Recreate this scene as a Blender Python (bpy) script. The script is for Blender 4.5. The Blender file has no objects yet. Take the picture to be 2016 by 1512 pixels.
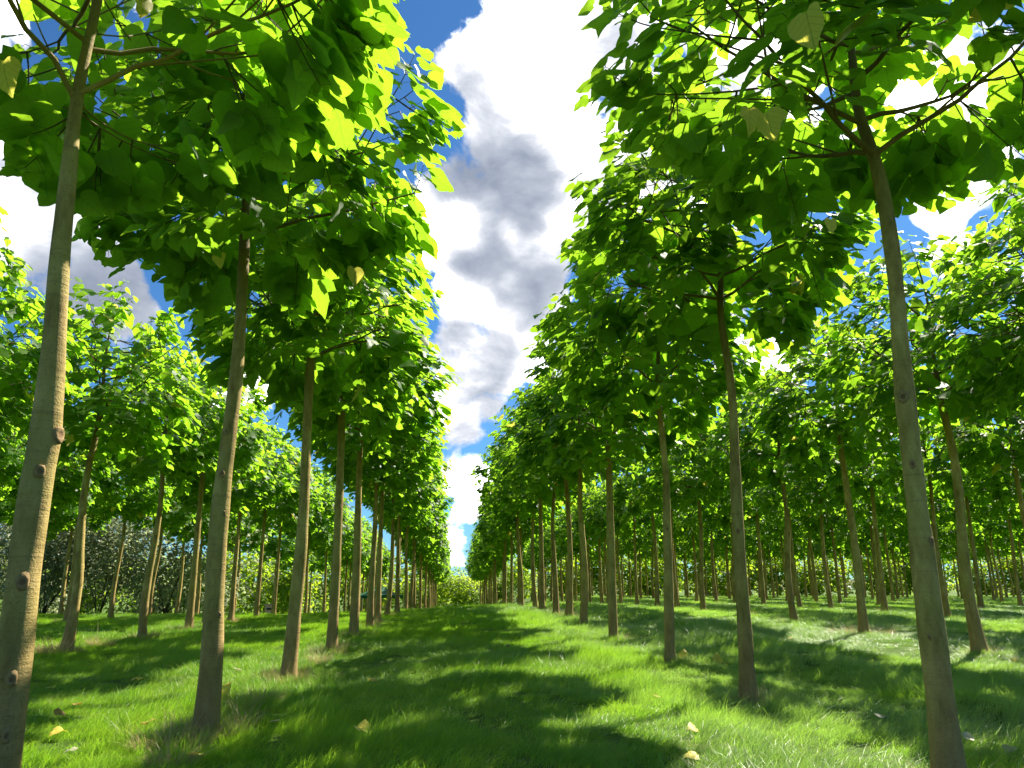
import bpy, math, random
import numpy as np
from math import radians as R
from mathutils import Vector, Euler

C = bpy.context.scene.collection
RNG = np.random.default_rng(7)

# ------------------------------------------------------------------ camera
TILT, YAW, FPX, CAMZ = R(14.95), R(4.12), 1514.0, 1.40
cd = bpy.data.cameras.new('camera'); cam = bpy.data.objects.new('camera', cd); C.objects.link(cam)
cd.sensor_width = 36; cd.lens = FPX/2016*36; cd.clip_start = .05; cd.clip_end = 6000
cam.location = (0, 0, CAMZ); cam.rotation_euler = (math.pi/2+TILT, 0, -YAW)
bpy.context.scene.camera = cam
MR = Euler(cam.rotation_euler).to_matrix()

def ray(px, py):
    v = MR @ Vector(((px-1008)/FPX, -(py-756)/FPX, -1)); v.normalize(); return v
def at_depth(px, py, d):            # point of a sight line at distance d along the rows
    v = ray(px, py); t = d/v.y
    return np.array((v.x*t, d, CAMZ+v.z*t))
def px_scale(px, py, d):            # metres per photo pixel there
    v = MR @ Vector(((px-1008)/FPX, -(py-756)/FPX, -1)); return (d/v.y)/FPX

# ------------------------------------------------------------------ terrain
def sm(a, b, x):
    t = np.clip((np.asarray(x, float)-a)/(b-a), 0, 1); return t*t*(3-2*t)
def ground_z(x, y):
    x = np.asarray(x, float); y = np.asarray(y, float)
    A = .10 + .40*sm(-9, 4, x)
    z = A*sm(5, 30, y)
    lefty = 1-sm(3, 14, x)
    z = z - lefty*.034*np.maximum(0, y-41)*(1-sm(150, 260, y)*.8)
    near = 1-sm(60, 120, np.hypot(x, y))
    z = z + near*(.10*np.exp(-((x-.6)/1.5)**2) + .05*np.exp(-((x-2.55)/.35)**2)
                  + .07*np.exp(-((x-6.3)/.5)**2) - .05*np.exp(-((x-5.4)/.5)**2) - .05*np.exp(-((x+3.6)/.5)**2))
    z = z + near*(.025*np.sin(x*1.7+y*.6)+.022*np.sin(y*1.1-x*.7+1.3)+.018*np.sin(x*3.1+1)*np.sin(y*2.3))
    z = z - near*.07*sm(0, 1, 1-np.hypot(x, y)/3)
    return z
def on_ground(px, py):
    v = ray(px, py); t = 3.0
    for _ in range(4000):
        p = (v.x*t, v.y*t, CAMZ+v.z*t)
        if p[2] < float(ground_z(p[0], p[1])): break
        t += .03
    return np.array(p)

# ------------------------------------------------------------------ mesh helpers
class MB:
    def __init__(s): s.v=[]; s.f=[]; s.n=0; s.attr=[]; s.uv=[]
    def add(s, v, faces, mat=0, var=None, uv=None):
        v = np.asarray(v, float); n = len(v)
        s.v.append(v)
        for f in faces: s.f.append((np.asarray(f, np.int64)+s.n, mat))
        s.attr.append(np.zeros(n) if var is None else np.asarray(var, float))
        s.uv.append(np.zeros((n,3)) if uv is None else np.asarray(uv, float))
        s.n += n
    def mesh(s, name, mats, smooth=True, attrs=False):
        me = bpy.data.meshes.new(name)
        V = np.concatenate(s.v); me.vertices.add(len(V)); me.vertices.foreach_set('co', V.ravel())
        li=[]; st=[]; mi=[]; pos=0
        for f, m in s.f:
            k = f.shape[1]; li.append(f.ravel()); st.append(pos+np.arange(len(f))*k); pos += f.size; mi.append(np.full(len(f), m))
        li=np.concatenate(li); st=np.concatenate(st); mi=np.concatenate(mi)
        me.loops.add(len(li)); me.loops.foreach_set('vertex_index', li.astype(np.int32))
        me.polygons.add(len(st)); me.polygons.foreach_set('loop_start', st.astype(np.int32))
        me.polygons.foreach_set('material_index', mi.astype(np.int32))
        me.polygons.foreach_set('use_smooth', np.full(len(st), smooth))
        for m in mats: me.materials.append(m)
        if attrs:
            a = me.attributes.new('var', 'FLOAT', 'POINT'); a.data.foreach_set('value', np.concatenate(s.attr))
            a = me.attributes.new('luv', 'FLOAT_VECTOR', 'POINT'); a.data.foreach_set('vector', np.concatenate(s.uv).ravel())
        me.update(calc_edges=True); me.validate()
        return me

def tube(mb, path, rad, sides=6, mat=0, cap=True, wob=None):
    P = np.asarray(path, float); r = np.asarray(rad, float); n = len(P)
    T = np.gradient(P, axis=0); T /= np.linalg.norm(T, axis=1)[:,None]+1e-9
    a = np.array((1.,0,0)) if abs(T[0][0])<.8 else np.array((0,1.,0))
    X = a-T[0]*a.dot(T[0]); X/=np.linalg.norm(X)
    ang = np.arange(sides)*2*math.pi/sides
    V=[]
    for i in range(n):
        X = X-T[i]*X.dot(T[i]); X/=np.linalg.norm(X)+1e-9; Y=np.cross(T[i],X)
        rr = r[i]*(1 if wob is None else wob[i])
        V.append(P[i]+(np.cos(ang)[:,None]*X+np.sin(ang)[:,None]*Y)*(rr[:,None] if np.ndim(rr) else rr))
    V=np.concatenate(V)
    i=np.arange(n-1)[:,None]*sides; j=np.arange(sides)[None,:]; jn=(j+1)%sides
    F=np.stack([i+j,i+jn,i+sides+jn,i+sides+j],-1).reshape(-1,4)
    faces=[F]
    if cap: faces.append(np.array([np.arange(sides)+(n-1)*sides]))
    mb.add(V, faces, mat)

def box(mb, c, s, mat=0):
    c=np.array(c,float); s=np.array(s,float)/2
    v=np.array([(x,y,z) for x in(-1,1) for y in(-1,1) for z in(-1,1)])*s+c
    mb.add(v,[np.array([(0,1,3,2),(4,6,7,5),(0,4,5,1),(2,3,7,6),(0,2,6,4),(1,5,7,3)])],mat)

def link(name, me, parent=None, loc=(0,0,0), rot=(0,0,0)):
    o = bpy.data.objects.new(name, me); C.objects.link(o); o.parent = parent
    o.location = loc; o.rotation_euler = rot; return o
def tag(o, label=None, cat=None, group=None, kind=None):
    if label: o['label']=label
    if cat: o['category']=cat
    if group: o['group']=group
    if kind: o['kind']=kind
    return o

# ------------------------------------------------------------------ materials
def mat(name):
    m = bpy.data.materials.new(name); m.use_nodes=True; nt=m.node_tree; nt.nodes.clear()
    out=nt.nodes.new('ShaderNodeOutputMaterial'); return m, nt, out
class N:
    def __init__(s, nt): s.nt=nt
    def __call__(s, t, **kw):
        n=s.nt.nodes.new(t)
        for k,v in kw.items():
            if k=='i':
                for a,b in v.items():
                    if hasattr(b,'is_output'): s.nt.links.new(b, n.inputs[a])
                    else: n.inputs[a].default_value=b
            else: setattr(n,k,v)
        return n
    def math(s, op, a, b=0., c=0., clamp=False):
        return s('ShaderNodeMath', operation=op, use_clamp=clamp, i={0:a,1:b,2:c}).outputs[0]
    def ramp(s, fac, stops, interp='LINEAR'):
        n=s('ShaderNodeValToRGB', i={0:fac}); cr=n.color_ramp; cr.interpolation=interp
        while len(cr.elements)<len(stops): cr.elements.new(.5)
        for e,(p,c) in zip(cr.elements, stops): e.position=p; e.color=(*c,1) if len(c)==3 else c
        return n.outputs[0]
    def mix(s, fac, a, b, blend='MIX'):
        n=s('ShaderNodeMix', data_type='RGBA', blend_type=blend)
        for k,v in ((0,fac),(6,a),(7,b)):
            if hasattr(v,'is_output'): s.nt.links.new(v,n.inputs[k])
            else: n.inputs[k].default_value = v if k==0 else (*v,1)
        return n.outputs[2]
    def link(s,a,b): s.nt.links.new(a,b)

def leaf_mat(name, dif, tra, ttop=.57, rough=.5, spec=.25, veins=True):
    m,nt,out=mat(name); n=N(nt)
    var=n('ShaderNodeAttribute',attribute_name='var').outputs['Fac']
    oi=n('ShaderNodeObjectInfo').outputs['Random']
    d=n.ramp(var,dif); t=n.ramp(var,tra)
    hs=n('ShaderNodeHueSaturation',i={'Hue':n.math('MULTIPLY_ADD',oi,.014,.493),'Saturation':1.,'Value':n.math('MULTIPLY_ADD',oi,.25,.88),'Color':d}); d=hs.outputs[0]
    if veins:
        luv=n('ShaderNodeAttribute',attribute_name='luv').outputs['Vector']
        sp=n('ShaderNodeSeparateXYZ',i={0:luv}); ax=n.math('ABSOLUTE',sp.outputs[0])
        mid=n('ShaderNodeMapRange',i={0:ax,1:.008,2:.022,3:1.,4:0.}).outputs[0]
        ph=n.math('FRACT',n.math('MULTIPLY',n.math('SUBTRACT',sp.outputs[1],n.math('MULTIPLY',ax,.75)),5.))
        sv=n('ShaderNodeMapRange',i={0:n.math('ABSOLUTE',n.math('SUBTRACT',ph,.5)),1:.02,2:.07,3:.7,4:0.}).outputs[0]
        ve=n.math('MAXIMUM',mid,sv)
        t=n.mix(n.math('MULTIPLY',ve,.6),t,(.14,.25,.02)); d=n.mix(n.math('MULTIPLY',ve,.5),d,(.16,.23,.06))
    nz=n('ShaderNodeTexNoise',i={'Scale':9.,'Detail':2.}).outputs[0]
    t=n.mix(n.math('MULTIPLY',nz,.35),t,(.28,.48,.02))
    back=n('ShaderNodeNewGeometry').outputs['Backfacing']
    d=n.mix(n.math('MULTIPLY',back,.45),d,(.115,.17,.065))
    df=n('ShaderNodeBsdfPrincipled',i={'Base Color':d,'Roughness':rough,'Specular IOR Level':spec})
    tr=n('ShaderNodeBsdfTranslucent',i={0:t})
    mx=n('ShaderNodeMixShader',i={0:ttop,1:df.outputs[0],2:tr.outputs[0]})
    n.link(mx.outputs[0],out.inputs[0]); return m

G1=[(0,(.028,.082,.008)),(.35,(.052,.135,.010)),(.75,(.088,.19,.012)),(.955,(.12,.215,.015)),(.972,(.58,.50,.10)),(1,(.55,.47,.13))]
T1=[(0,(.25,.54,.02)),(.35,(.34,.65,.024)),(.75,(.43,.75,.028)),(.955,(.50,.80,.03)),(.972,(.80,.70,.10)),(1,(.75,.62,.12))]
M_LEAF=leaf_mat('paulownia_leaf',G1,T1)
M_BUSH=leaf_mat('bush_leaf',[(0,(.07,.13,.02)),(.5,(.11,.19,.025)),(1,(.16,.24,.03))],[(0,(.35,.5,.02)),(.5,(.5,.68,.03)),(1,(.62,.75,.05))],ttop=.6,veins=False)
M_WILLOW=leaf_mat('grey_bush_leaf',[(0,(.10,.13,.09)),(.5,(.17,.20,.13)),(1,(.24,.26,.17))],[(0,(.3,.34,.2)),(.5,(.4,.43,.25)),(1,(.48,.5,.3))],ttop=.5,veins=False)
M_FALLEN=leaf_mat('fallen_leaf',[(0,(.66,.52,.06)),(.35,(.66,.56,.15)),(.6,(.34,.19,.06)),(.8,(.46,.42,.30)),(1,(.16,.07,.03))],[(0,(.7,.5,.05)),(.35,(.7,.5,.08)),(.6,(.45,.2,.03)),(.8,(.4,.35,.2)),(1,(.1,.04,.02))],ttop=.3,veins=False)

def bark_mat():
    m,nt,out=mat('paulownia_bark'); n=N(nt)
    tc=n('ShaderNodeTexCoord').outputs['Object']
    oi=n('ShaderNodeObjectInfo').outputs['Random']
    mp=n('ShaderNodeMapping',i={0:tc,'Scale':(1,1,.35)}).outputs[0]
    a=n('ShaderNodeTexNoise',i={'Vector':mp,'Scale':7.,'Detail':6.,'Roughness':.6}).outputs[0]
    fine=n('ShaderNodeTexNoise',i={'Vector':tc,'Scale':85.,'Detail':3.,'Roughness':.7}).outputs[0]
    ringm=n('ShaderNodeMapping',i={0:tc,'Scale':(.9,.9,17)}).outputs[0]
    rings=n('ShaderNodeTexNoise',i={'Vector':ringm,'Scale':1.,'Detail':5.,'Roughness':.65,'Distortion':1.1}).outputs[0]
    big=n('ShaderNodeTexNoise',i={'Vector':tc,'Scale':1.8,'Detail':3.}).outputs[0]
    col=n.ramp(a,[(.30,(.12,.074,.022)),(.43,(.26,.185,.055)),(.56,(.38,.285,.092)),(.70,(.47,.365,.14))])
    col=n.mix(n('ShaderNodeMapRange',i={0:big,1:.42,2:.66,3:0.,4:.6}).outputs[0],col,(.235,.215,.045))
    z=n('ShaderNodeSeparateXYZ',i={0:tc}).outputs[2]
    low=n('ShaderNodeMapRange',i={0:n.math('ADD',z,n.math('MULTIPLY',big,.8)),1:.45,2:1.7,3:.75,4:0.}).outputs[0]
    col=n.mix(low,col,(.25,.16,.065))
    col=n.mix(n('ShaderNodeMapRange',i={0:rings,1:.56,2:.70,3:0.,4:.36}).outputs[0],col,(.11,.07,.03))
    sp=n('ShaderNodeMapRange',i={0:fine,1:.56,2:.68,3:0.,4:.5}).outputs[0]
    col=n.mix(sp,col,(.06,.045,.026))
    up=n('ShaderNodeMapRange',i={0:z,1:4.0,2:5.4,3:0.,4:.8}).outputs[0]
    col=n.mix(up,col,(.085,.062,.036))  # shade under the crown painted into the bark, darkening up the trunk
    col=n('ShaderNodeHueSaturation',i={'Hue':.492,'Value':n.math('MULTIPLY_ADD',oi,.3,1.02),'Color':col}).outputs[0]
    h=n.math('ADD',n.math('MULTIPLY',fine,.5),n.math('ADD',n.math('MULTIPLY',a,.7),n.math('MULTIPLY',rings,.8)))
    bp=n('ShaderNodeBump',i={'Strength':.8,'Distance':.015,'Height':h})
    b=n('ShaderNodeBsdfPrincipled',i={'Base Color':col,'Roughness':.8,'Specular IOR Level':.25,'Normal':bp.outputs[0]})
    n.link(b.outputs[0],out.inputs[0]); return m
M_BARK=bark_mat()

def plain(name,col,rough=.7,noise=0.,scale=20.,spec=.3,dark=(.02,.02,.02),bump=0.):
    m,nt,out=mat(name); n=N(nt)
    tc=n('ShaderNodeTexCoord').outputs['Object']
    nz=n('ShaderNodeTexNoise',i={'Vector':tc,'Scale':scale,'Detail':5.}).outputs[0]
    c=n.mix(n('ShaderNodeMapRange',i={0:nz,1:.4,2:.7,3:0.,4:noise}).outputs[0],col,dark)
    b=n('ShaderNodeBsdfPrincipled',i={'Base Color':c,'Roughness':rough,'Specular IOR Level':spec})
    if bump:
        n.link(n('ShaderNodeBump',i={'Strength':bump,'Distance':.01,'Height':nz}).outputs[0],b.inputs['Normal'])
    n.link(b.outputs[0],out.inputs[0]); return m
M_SCAR=plain('branch_scar_bark',(.30,.20,.085),.85,.55,45.,dark=(.14,.08,.035),bump=.8)
M_SCARC=plain('branch_scar_wood',(.20,.115,.05),.85,.7,40.,dark=(.09,.05,.025),bump=.6)
M_TWIG=plain('twig_bark',(.085,.066,.036),.7,.5,30.,dark=(.05,.05,.02))
M_PET=plain('petiole',(.13,.17,.04),.5,.3,30.,dark=(.1,.1,.03))

# ------------------------------------------------------------------ leaves
LEAF_V=np.array([(0,0,0),(0,.28,0),(0,.6,0),(0,1,0),
  (.18,-.10,0),(.42,-.02,0),(.53,.24,0),(.46,.44,0),(.27,.66,0),(.10,.86,0),
  (-.18,-.10,0),(-.42,-.02,0),(-.53,.24,0),(-.46,.44,0),(-.27,.66,0),(-.10,.86,0)],float)
LEAF_Q=np.array([(0,4,5,1),(1,5,6,7),(1,7,8,2),(10,0,1,11),(11,1,13,12),(13,1,2,14)])
LEAF_T=np.array([(2,8,9),(2,9,3),(14,2,15),(15,2,3)])
LOBE_V=LEAF_V.copy()
for k,(x,y) in {4:(.2,-.09),5:(.40,.0),6:(.56,.30),7:(.37,.46),8:(.30,.62),9:(.11,.86)}.items():
    LOBE_V[k,:2]=(x,y); LOBE_V[k+6,:2]=(-x,y)
def hires():
    m=np.array([0,.12,.26,.40,.54,.68,.82,.93,1.0]); out=[]
    for ex,ey in (([.17,.38,.50,.53,.47,.37,.24,.11,.004],[-.10,-.05,.08,.26,.42,.58,.75,.89,1.0]),
                  ([.19,.40,.53,.59,.43,.35,.28,.12,.004],[-.09,-.03,.13,.35,.43,.57,.75,.89,1.0])):
        V=[]
        for r in range(9):
            for u in (-1,-.55,0,.55,1):
                a=abs(u); V.append((ex[r]*u,m[r]*(1-a)+ey[r]*a,0))
        out.append(np.array(V))
    q=np.array([(r*5+c,r*5+c+1,r*5+c+6,r*5+c+5) for r in range(8) for c in range(4)])
    return out[0],out[1],q,None
HI=hires()
def nrm(a): return a/(np.linalg.norm(a,axis=-1,keepdims=True)+1e-9)
def add_leaves(mb, pos, tip, nor, size, var, mat=0, rng=RNG, flat=1., ls=None):
    n=len(pos)
    if not n: return
    Y=nrm(tip); Z=nor-Y*np.sum(nor*Y,1,keepdims=True); Z=nrm(Z); X=np.cross(Y,Z)
    lob=rng.random(n)<.4
    A_,B_,Q_,T_=ls or (LEAF_V,LOBE_V,LEAF_Q,LEAF_T); nv=len(A_)
    T=np.where(lob[:,None,None],B_,A_)
    T=T*(1+rng.normal(0,.05 if nv<20 else .022,T.shape))
    tx,ty=T[:,:,0],T[:,:,1]
    fold=rng.uniform(-.05,.38,n)[:,None]*flat; droop=rng.uniform(.05,.42,n)[:,None]*flat; tw=rng.normal(0,.22,n)[:,None]*flat
    ph=rng.uniform(0,6.28,n)[:,None]
    tz=fold*np.abs(tx)-droop*ty*ty*.6-.9*droop*tx*tx+tw*tx*ty+(.035*np.sin(ty*9+ph+np.sign(tx))*np.abs(tx)*2+rng.normal(0,.02 if nv<20 else .008,tx.shape))*flat
    wid=rng.uniform(.85,1.08,n)[:,None]
    V=pos[:,None,:]+size[:,None,None]*((tx*wid)[:,:,None]*X[:,None,:]+ty[:,:,None]*Y[:,None,:]+tz[:,:,None]*Z[:,None,:])
    off=(np.arange(n)*nv)[:,None,None]
    uv=np.stack([tx,ty,np.zeros_like(tx)],-1).reshape(-1,3)
    mb.add(V.reshape(-1,3),[(Q_[None]+off).reshape(-1,4)]+([(T_[None]+off).reshape(-1,3)] if T_ is not None else []),mat,np.repeat(var,nv),uv)

def sticks(mb,a,b,r,mat):           # many thin three-sided petioles at once
    n=len(a); d=nrm(b-a); u=nrm(np.cross(d,np.array((.3,.2,1.)))); w=np.cross(d,u)
    V=[]
    for p,rr in ((a,r),(b,r*.7)):
        for k in range(3):
            an=k*2*math.pi/3; V.append(p+rr*(math.cos(an)*u+math.sin(an)*w))
    V=np.stack(V,1).reshape(-1,3); off=(np.arange(n)*6)[:,None,None]
    F=np.array([(0,1,4,3),(1,2,5,4),(2,0,3,5)])[None]+off
    mb.add(V,[F.reshape(-1,4)],mat)

def bez(a,b,c,n):
    t=np.linspace(0,1,n)[:,None]; return (1-t)**2*a+2*t*(1-t)*b+t*t*c

# ------------------------------------------------------------------ crown
def make_crown(seed, Rad=2.0, zb=5.1, top=8.5, rt=.07, shoots=330, petioles=True, lean=(0,0), dn=2.05, leafset=None):
    """-> (list of branch builders, leader path+radii, crown mesh)"""
    rng=np.random.default_rng(seed)
    zc=zb+1.1; up=top-zc
    cen=np.array((lean[0],lean[1],zc))
    ph=rng.uniform(0,6.28,6)
    def lump(a,f): return 1+.10*math.sin(2*a+ph[0])*math.cos(2*f+ph[1])+.08*math.sin(3*a+ph[2]+2*f)+.05*math.sin(5*a+ph[3])*math.cos(4*f)
    def ell(a,f,r):
        k=lump(a,f)*r
        return cen+np.array((math.cos(a)*math.cos(f)*Rad*k, math.sin(a)*math.cos(f)*Rad*k, math.sin(f)*(up if f>0 else dn)*k))
    zt=top-.55
    n=9; zz=np.linspace(zb-.02,zt,n)
    leader=np.stack([np.cumsum(rng.normal(0,.025,n))+lean[0]*(zz-zb)/(zt-zb)*.8,np.cumsum(rng.normal(0,.025,n))+lean[1]*(zz-zb)/(zt-zb)*.8,zz],1); leader[0,:2]=0
    lr=np.linspace(rt*.92,.012,n)
    def lead(z): return np.array([np.interp(z,zz,leader[:,k]) for k in range(3)])
    branches=[]; nodes=[]
    a0=rng.uniform(0,6.28); z=zb; k=0
    while z<zt-.5 and k<14:
        q=(z-zb)/(zt-zb)
        for s in (0,math.pi) if k else (0,2.1,4.2):
            a=a0+s+rng.normal(0,.22); f=R(-6)+q*R(62)+rng.normal(0,.10)
            e=ell(a,f,rng.uniform(.72,.84)); st=lead(z+rng.uniform(-.06,.06)); h=e-st
            L=np.linalg.norm(h); mid=st+h*.5+np.array((0,0,-.10*L if q>.25 else -.04*L))+np.append(rng.normal(0,.05,2),0)
            p=bez(st,mid,e,9); p[1:-1]+=rng.normal(0,.018,(7,3)); r0=rt*(.50-.22*q)
            parts=[(p,np.linspace(r0,.009,9))]; nodes+=list(p[3:])
            for t in (.35,.5,.66,.82):
                sa=a+rng.choice((-1,1))*rng.uniform(.25,.6); sf=f+rng.uniform(-.28,.45)
                b=p[int(t*8)]; e2=ell(sa,min(sf,1.4),rng.uniform(.74,.9)); m2=b+(e2-b)*.5+np.array((0,0,rng.uniform(-.15,.02)))
                p2=bez(b,m2,e2,6); parts.append((p2,np.linspace(r0*.42,.006,6))); nodes+=list(p2[1:])
            branches.append(parts)
        a0+=1.57+rng.normal(0,.25); z+=rng.uniform(.30,.42); k+=1
    nodes+=list(leader[3:]); nd=np.array(nodes); ndr=np.linalg.norm((nd-cen)/np.array((Rad,Rad,up)),axis=1)
    mb=MB(); LP=[];LT=[];LN=[];LS=[];LV=[];PA=[];PB=[]
    for i in range(shoots):
        inner=i>=int(shoots*.76)
        f=math.asin(min(.98,max(-.88,-.87+1.85*(i+.5)/(shoots*.76)+rng.normal(0,.06)))) if not inner else rng.uniform(-.7,1.0)
        a=i*2.39996+rng.normal(0,.35)
        r=rng.uniform(.78,1.03) if not inner else rng.uniform(.32,.74)
        if rng.random()<.09: r+=rng.uniform(.06,.16)
        e=ell(a,f,r); re=np.linalg.norm((e-cen)/np.array((Rad,Rad,up)))
        dist=np.linalg.norm(nd-e,axis=1)+np.where(ndr>re,.8,0); b=nd[np.argmin(dist)]
        if e[2]<zc and math.hypot(e[0]-cen[0],e[1]-cen[1])<(.42 if leafset else .28)*Rad: continue
        rad=nrm(e-cen); m=b+(e-b)*.55+np.array((0,0,-.06))
        L=np.linalg.norm(e-b)
        if L<.35: e=e+rad*.25; L=np.linalg.norm(e-b)
        p=bez(b,m,e,5); tube(mb,p,np.linspace(.0085,.0035,5),3,1,False)
        ax=nrm(p[-1]-p[-2]); span=min(L*.85,.70); npair=int(span/.135)+1
        u0=nrm(np.cross(ax,np.array((0,0,1.)))+1e-3); w0=np.cross(ax,u0)
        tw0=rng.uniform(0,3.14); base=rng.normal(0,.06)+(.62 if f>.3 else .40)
        for j in range(npair):
            t=1-(j*.135)/L; q=p[0]*(1-t)**2+2*m*t*(1-t)+p[-1]*t*t if False else np.array([np.interp(t,np.linspace(0,1,5),p[:,c]) for c in range(3)])
            an=tw0+j*1.571
            for sg in (1,-1):
                if rng.random()<.07: continue
                o=sg*(math.cos(an)*u0+math.sin(an)*w0)+ax*.55
                if o[2]<-.3: o[2]*=.3
                o=nrm(o); sz=(.172+.042*min(j,3))*rng.uniform(.62,1.3)*(1.0 if not inner else .9)
                pl=sz*rng.uniform(.35,.62); q2=q+o*pl+np.array((0,0,-.02))
                dn_=rng.uniform(.15,.95)
                tip=nrm(np.array((o[0],o[1],0)))*.75+rad*np.array((1,1,0))*.45+np.array((0,0,-dn_))+rng.normal(0,.13,3)
                no=np.array((0,0,1.))+rad*rng.uniform(.2,.9)+rng.normal(0,.20,3)
                LP.append(q2);LT.append(tip);LN.append(no);LS.append(sz);PA.append(q);PB.append(q2)
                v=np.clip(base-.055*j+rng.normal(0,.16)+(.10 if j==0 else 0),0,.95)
                if rng.random()<.005: v=rng.uniform(.975,1)
                LV.append(v)
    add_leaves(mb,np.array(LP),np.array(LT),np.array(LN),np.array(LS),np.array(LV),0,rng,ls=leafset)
    if petioles: sticks(mb,np.array(PA),np.array(PB),.0028,2)
    me=mb.mesh('crown',[M_LEAF,M_TWIG,M_PET],attrs=True)
    return branches,(leader,lr),me

def trunk_mesh(path, rad, sides, leader=None, branches=None, seed=0, bulges=(), step=.09):
    rng=np.random.default_rng(seed+99); P=np.asarray(path,float); r=np.asarray(rad,float)
    if leader is not None:
        P=np.concatenate([P,leader[0][1:]]); r=np.concatenate([r,leader[1][1:]])
    s=np.concatenate([[0],np.cumsum(np.linalg.norm(np.diff(P,axis=0),axis=1))])
    m=max(12,int(s[-1]/step)); t=np.linspace(0,s[-1],m)
    # smooth (Catmull-like) by resampling then averaging
    Q=np.stack([np.interp(t,s,P[:,k]) for k in range(3)],1); q=np.interp(t,s,r)
    w=max(1,int(.28/step))
    for _ in range(2):
        ker=np.ones(2*w+1)/(2*w+1)
        Qp=np.pad(Q,((w,w),(0,0)),mode='edge'); qp=np.pad(q,(w,w),mode='edge')
        Qs=np.stack([np.convolve(Qp[:,k],ker,'valid') for k in range(2)],1); Q[:,:2]=np.where((np.arange(m)[:,None]>w)&(np.arange(m)[:,None]<m-w),Qs,Q[:,:2]); q=np.convolve(qp,ker,'valid')
    q=q*(1+.035*np.sin(Q[:,2]*4.1+seed)+.02*np.sin(Q[:,2]*9.7+seed*2))
    q=q*(1+.42*np.exp(-((Q[:,2]+.05)/.13)))
    ang=np.arange(sides)*2*math.pi/sides
    wob=1+.03*np.sin(ang[None,:]*2+Q[:,2:3]*1.3+seed)+.02*np.sin(ang[None,:]*3-Q[:,2:3]*2.1)
    for (z,a,h,wd) in bulges:
        d=np.angle(np.exp(1j*(ang-a)))
        wob=wob+h*np.exp(-((Q[:,2:3]-z)/wd)**2)*np.exp(-(d[None,:]/.75)**2)
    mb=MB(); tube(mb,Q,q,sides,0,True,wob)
    if branches:
        for parts in branches:
            for k,(p,rr) in enumerate(parts): tube(mb,p,rr,4 if k else 5,0,False)
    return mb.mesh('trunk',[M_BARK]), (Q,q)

# ------------------------------------------------------------------ setting: ground
def gridmesh():
    xs=np.unique(np.concatenate([np.linspace(-25,25,201),np.linspace(-90,90,121),np.array([-2500,-1500,-900,-500,-300,-200,-140,140,200,300,500,900,1500,2500])]))
    ys=np.unique(np.concatenate([np.linspace(-6,50,225),np.linspace(-20,150,115),np.array([-600,-200,-60,180,220,300,450,700,1100,1800,3000])]))
    X,Y=np.meshgrid(xs,ys); Z=ground_z(X,Y); nx,ny=len(xs),len(ys)
    mb=MB(); i=np.arange(ny-1)[:,None]*nx; j=np.arange(nx-1)[None,:]
    F=np.stack([i+j,i+j+1,i+nx+j+1,i+nx+j],-1).reshape(-1,4)
    mb.add(np.stack([X,Y,Z],-1).reshape(-1,3),[F]); return mb
def grass_cols(n, pos):
    patch=n('ShaderNodeTexNoise',i={'Vector':pos,'Scale':.55,'Detail':4.,'Roughness':.6}).outputs[0]
    fine=n('ShaderNodeTexNoise',i={'Vector':pos,'Scale':2.6,'Detail':3.}).outputs[0]
    return patch,fine
m,nt,out=mat('soil_and_thatch'); n=N(nt)
pos=n('ShaderNodeNewGeometry').outputs['Position']
patch,fine=grass_cols(n,pos)
tiny=n('ShaderNodeTexNoise',i={'Vector':pos,'Scale':45.,'Detail':4.}).outputs[0]
c=n.ramp(fine,[(.3,(.05,.10,.016)),(.55,(.08,.15,.02)),(.75,(.12,.16,.04))])
c=n.mix(n('ShaderNodeMapRange',i={0:tiny,1:.45,2:.7,3:0.,4:.5}).outputs[0],c,(.06,.05,.025))
b=n('ShaderNodeBsdfPrincipled',i={'Base Color':c,'Roughness':.95,'Specular IOR Level':.1,
   'Normal':n('ShaderNodeBump',i={'Strength':.8,'Distance':.05,'Height':tiny}).outputs[0]})
n.link(b.outputs[0],out.inputs[0]); M_GROUND=m
g=link('ground',gridmesh().mesh('ground',[M_GROUND])); g['kind']='structure'

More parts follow.
